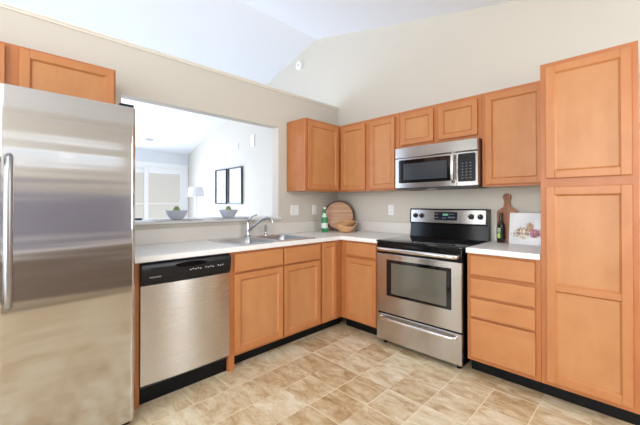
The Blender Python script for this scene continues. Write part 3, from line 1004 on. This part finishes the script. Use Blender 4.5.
pb = paddle().build('cutting_board', M_paddle, loc=(1.960, -0.074, 0.9165))
pb.rotation_euler = (math.radians(-9.0), math.radians(-3), 0)
tag(pb, 'brown wooden paddle cutting board with a hole, leaning behind the canvas print', 'cutting board')

# canvas print of pale food on a white cloth (plain generic still life)
cv = thing('canvas_print', 'white canvas print with pale still life, leaning beside the pantry', 'picture', (1.985, -0.150, 0.9145), 0)
M_canvas = mat('canvas_white', lin(230, 230, 228), 0.6)
M_print = mat('canvas_picture', lin(226, 226, 226), 0.6)
t = NT(M_print)
tcn = t.n('ShaderNodeTexCoord')
def blob(cx, cz_, rx, rz, wob=0.35):
    mp = t.n('ShaderNodeMapping')
    mp.inputs['Location'].default_value = (-cx / rx, 0, -cz_ / rz)
    mp.inputs['Scale'].default_value = (1 / rx, 0, 1 / rz)
    t.l(tcn.outputs['Object'], mp.inputs[0])
    ln = t.n('ShaderNodeVectorMath', operation='LENGTH'); t.l(mp.outputs[0], ln.inputs[0])
    nz = t.noise(t.coords((1, 1, 1)), 60.0, 3.0, 0.6)
    v = t.math('ADD', ln.outputs['Value'], t.math('MULTIPLY', t.math('SUBTRACT', nz, 0.5), wob * 4))
    mr = t.n('ShaderNodeMapRange'); mr.inputs['From Min'].default_value = 1.15; mr.inputs['From Max'].default_value = 0.75
    t.l(v, mr.inputs['Value'])
    return mr.outputs[0]
nz = t.noise(t.coords((1, 1, 1)), 55.0, 4.0, 0.65)
col = t.ramp(t.noise(t.coords((1, 1, 0.6)), 9.0, 3.0), [(0.3, lin(206, 208, 212)), (0.6, lin(232, 232, 231))])
food = t.ramp(nz, [(0.32, lin(92, 72, 58)), (0.45, lin(160, 136, 112)), (0.56, lin(222, 210, 192)), (0.72, lin(242, 236, 226))])
pink = t.ramp(nz, [(0.35, lin(104, 50, 66)), (0.5, lin(166, 104, 118)), (0.7, lin(206, 164, 168))])
brown = t.ramp(nz, [(0.35, lin(140, 96, 74)), (0.6, lin(206, 170, 146))])
col = t.mix(blob(0.085, 0.085, 0.060, 0.045, 0.5), col, food)
col = t.mix(blob(0.140, 0.128, 0.030, 0.044, 0.5), col, brown)
col = t.mix(blob(0.178, 0.088, 0.046, 0.034, 0.5), col, pink)
col = t.mix(blob(0.250, 0.090, 0.040, 0.040, 0.5), col, food)
t.l(col, t.b.inputs['Base Color'])
mm = MB().box(0, 0.300, -0.0, 0.022, 0, 0.250, 0.002); mm.xform(Matrix.Rotation(math.radians(-9), 4, 'X')); mm.build('canvas', M_canvas, cv)
pm = MB().box(0.0, 0.292, 0, 0.0006, 0.0, 0.242).build('printed_image', M_print, cv, loc=(0.004, -0.0008, 0.004))
pm.rotation_euler = (math.radians(-9), 0, 0)

# ------------------------------------------------------------------ things on the pass-through bar
M_bowlw = mat('pale_grey_ceramic', lin(196, 202, 212), 0.35)
M_mat_ = mat('grey_placemat', lin(196, 194, 194), 0.8)
M_leaf = mat('leafy_green', lin(120, 150, 84), 0.55)
BZ = 1.0980
def place_setting(y, xc, which):
    pmt = MB().box(-0.12, 0.12, -0.19, 0.19, 0.0, 0.003, 0.001).build('placemat', M_mat_, loc=(xc, y, BZ + 0.0002))
    tag(pmt, 'flat grey placemat under the bowl %s' % which, 'placemat', 'placemats on the bar')
    m = MB()
    n = 40
    prof = [(0.044, 0.0), (0.050, 0.004), (0.063, 0.020), (0.080, 0.050), (0.094, 0.074), (0.091, 0.076), (0.076, 0.053), (0.058, 0.024), (0.042, 0.012)]
    bo = m.lathe(prof, n).build('ceramic_bowl', M_bowlw, loc=(xc, y, BZ + 0.0046))
    tag(bo, 'flared pale grey bowl on the pass-through bar %s' % which, 'bowl', 'grey bowls on the bar')
    # green artichoke-like head of overlapping leaves
    h = MB()
    for ring, (zr, rr, cnt, ln) in enumerate(((0.0, 0.022, 8, 0.036), (0.012, 0.020, 8, 0.038), (0.026, 0.015, 6, 0.036), (0.040, 0.008, 4, 0.032))):
        for k in range(cnt):
            a = 2 * PI * (k + 0.5 * (ring % 2)) / cnt
            ca, sa = math.cos(a), math.sin(a)
            L = []
            for u, wd_, ou in ((0.0, 0.010, 0.0), (0.35, 0.016, 0.012), (0.7, 0.011, 0.010), (1.0, 0.001, 0.002)):
                cxr, z = rr + ou, zr + ln * u
                L.append([(cxr * ca - wd_ * sa, cxr * sa + wd_ * ca, z), ((cxr + 0.004) * ca, (cxr + 0.004) * sa, z), (cxr * ca + wd_ * sa, cxr * sa - wd_ * ca, z), ((cxr - 0.006) * ca, (cxr - 0.006) * sa, z)])
            h.loft(L)
    h.lathe([(0.010, -0.053), (0.024, -0.046), (0.033, -0.025), (0.030, -0.004), (0.026, 0.004), (0.026, 0.02), (0.018, 0.045), (0.006, 0.064)], 16)
    h.xform(Matrix.Diagonal((0.82, 0.82, 0.82, 1)))
    g = h.build('green_fruit', M_leaf, loc=(xc, y, BZ + 0.056))
    tag(g, 'small rounded green fruit peeking out of the grey bowl %s' % which, 'fruit', 'green fruit in the bowls')
place_setting(-1.985, -0.060, 'nearer the refrigerator')
place_setting(-1.500, -0.060, 'behind the faucet')

M_blue = mat('navy_ceramic', lin(40, 62, 88), 0.4)
for k, (y, nm) in enumerate(((-2.308, 'nearest the refrigerator'), (-2.240, 'second from the refrigerator'))):
    o = MB().lathe([(0.026, 0.0), (0.028, 0.002), (0.028, 0.014), (0.026, 0.016)], 28).build('coaster', M_blue, loc=(-0.200, y, BZ + 0.0002))
    tag(o, 'small dark blue coaster on the bar, ' + nm, 'coaster', 'blue coasters on the bar')

# ------------------------------------------------------------------ living room beyond
M_frame = mat('dark_picture_frame', lin(42, 46, 54), 0.4)
M_matb = mat('picture_mat', lin(236, 238, 240), 0.8)
M_art = mat('pale_artwork', lin(220, 228, 236), 0.7)
t = NT(M_art)
c = t.ramp(t.noise(t.coords((1, 1, 1.6)), 3.0, 3.0), [(0.3, lin(176, 198, 220)), (0.5, lin(228, 234, 240)), (0.8, lin(240, 240, 238))])
t.l(c, t.b.inputs['Base Color'])
for x0, x1, nm in ((-3.235, -2.800, 'nearer the floor lamp'), (-2.735, -2.262, 'nearer the pass-through jamb')):
    r = thing('picture_frame', 'dark thin-framed picture on the living room wall, the one ' + nm, 'picture', (x0, -0.002, 1.236), 0, 'framed pictures in the living room')
    wd, ht, f = x1 - x0, 0.665, 0.022
    m = MB()
    m.box(0, f, -0.035, 0, 0, ht, .002); m.box(wd - f, wd, -0.035, 0, 0, ht, .002); m.box(f, wd - f, -0.035, 0, 0, f, .002); m.box(f, wd - f, -0.035, 0, ht - f, ht, .002)
    m.build('frame', M_frame, r)
    MB().box(f, wd - f, -0.012, -0.002, f, ht - f).build('mat_board', M_matb, r)
    MB().box(0.10, wd - 0.10, -0.0135, -0.0119, 0.13, ht - 0.13).build('artwork', M_art, r)
fl = thing('floor_lamp', 'slim white floor lamp with drum shade in the living room corner', 'lamp', (-3.36, -0.36, 0))
M_lampw = mat('lamp_white', lin(226, 226, 228), 0.4)
MB().lathe([(0.14, 0.0), (0.14, 0.015), (0.02, 0.03)], 32).build('base', M_lampw, fl)
MB().lathe([(0.011, 0.03), (0.011, 1.45)], 14).build('pole', M_lampw, fl)
MB().lathe([(0.15, 1.38), (0.125, 1.56), (0.122, 1.56), (0.147, 1.38)], 40, cap0=False, cap1=False).build('lamp_shade', mat('shade_fabric', lin(232, 230, 228), 0.8), fl)
# smoke detector high on the gable wall
sd = thing('smoke_detector', 'small round white smoke detector high on the gable wall', 'smoke detector', (-0.735, 0, 3.219))
MB().lathe([(0.062, 0.0), (0.064, 0.012), (0.058, 0.030), (0.040, 0.036)], 32, (0, 0, 0), 'y').build('housing', M_plate, sd)
MB().lathe([(0.018, 0.0355), (0.018, 0.039), (0.014, 0.040)], 20, (0, 0, 0), 'y').build('test_button', mat('grey_plastic', lin(190, 190, 190), 0.4), sd)
# door chime and small sensor seen through the opening
dc = plate(-0.055, 0.055, -0.10, 0.10, -0.0005, -0.014, 0.01, 0.004).build('door_chime', M_plate, loc=(-1.946, 0, 2.310))
tag(dc, 'faint white rectangular door chime high on the living room wall', 'door chime')
ts = plate(-0.045, 0.045, -0.06, 0.06, -0.0005, -0.012, 0.008, 0.004).build('thermostat', M_plate, loc=(-2.450, 0, 2.285))
tag(ts, 'faint small white sensor box above the two framed pictures', 'sensor')
# ceiling vent over the living room
vx, vy = -4.075, -0.93
sl = math.atan(0.266)
cvn = thing('ceiling_vent', 'small grey slotted vent in the sloped living room ceiling', 'vent', (vx, vy, cz(vx)))
mm = MB()
mm.box(-0.075, 0.075, -0.14, 0.14, -0.008, -0.001, 0.002); mm.xform(Matrix.Rotation(-sl, 4, 'Y')); mm.build('vent_frame', M_plate, cvn)
mm = MB()
for k in range(5):
    mm.box(-0.055 + 0.024 * k, -0.043 + 0.024 * k, -0.12, 0.02, -0.010, -0.007)
mm.xform(Matrix.Rotation(-sl, 4, 'Y')); mm.build('slats', mat('vent_grey', lin(120, 120, 122), 0.5), cvn)
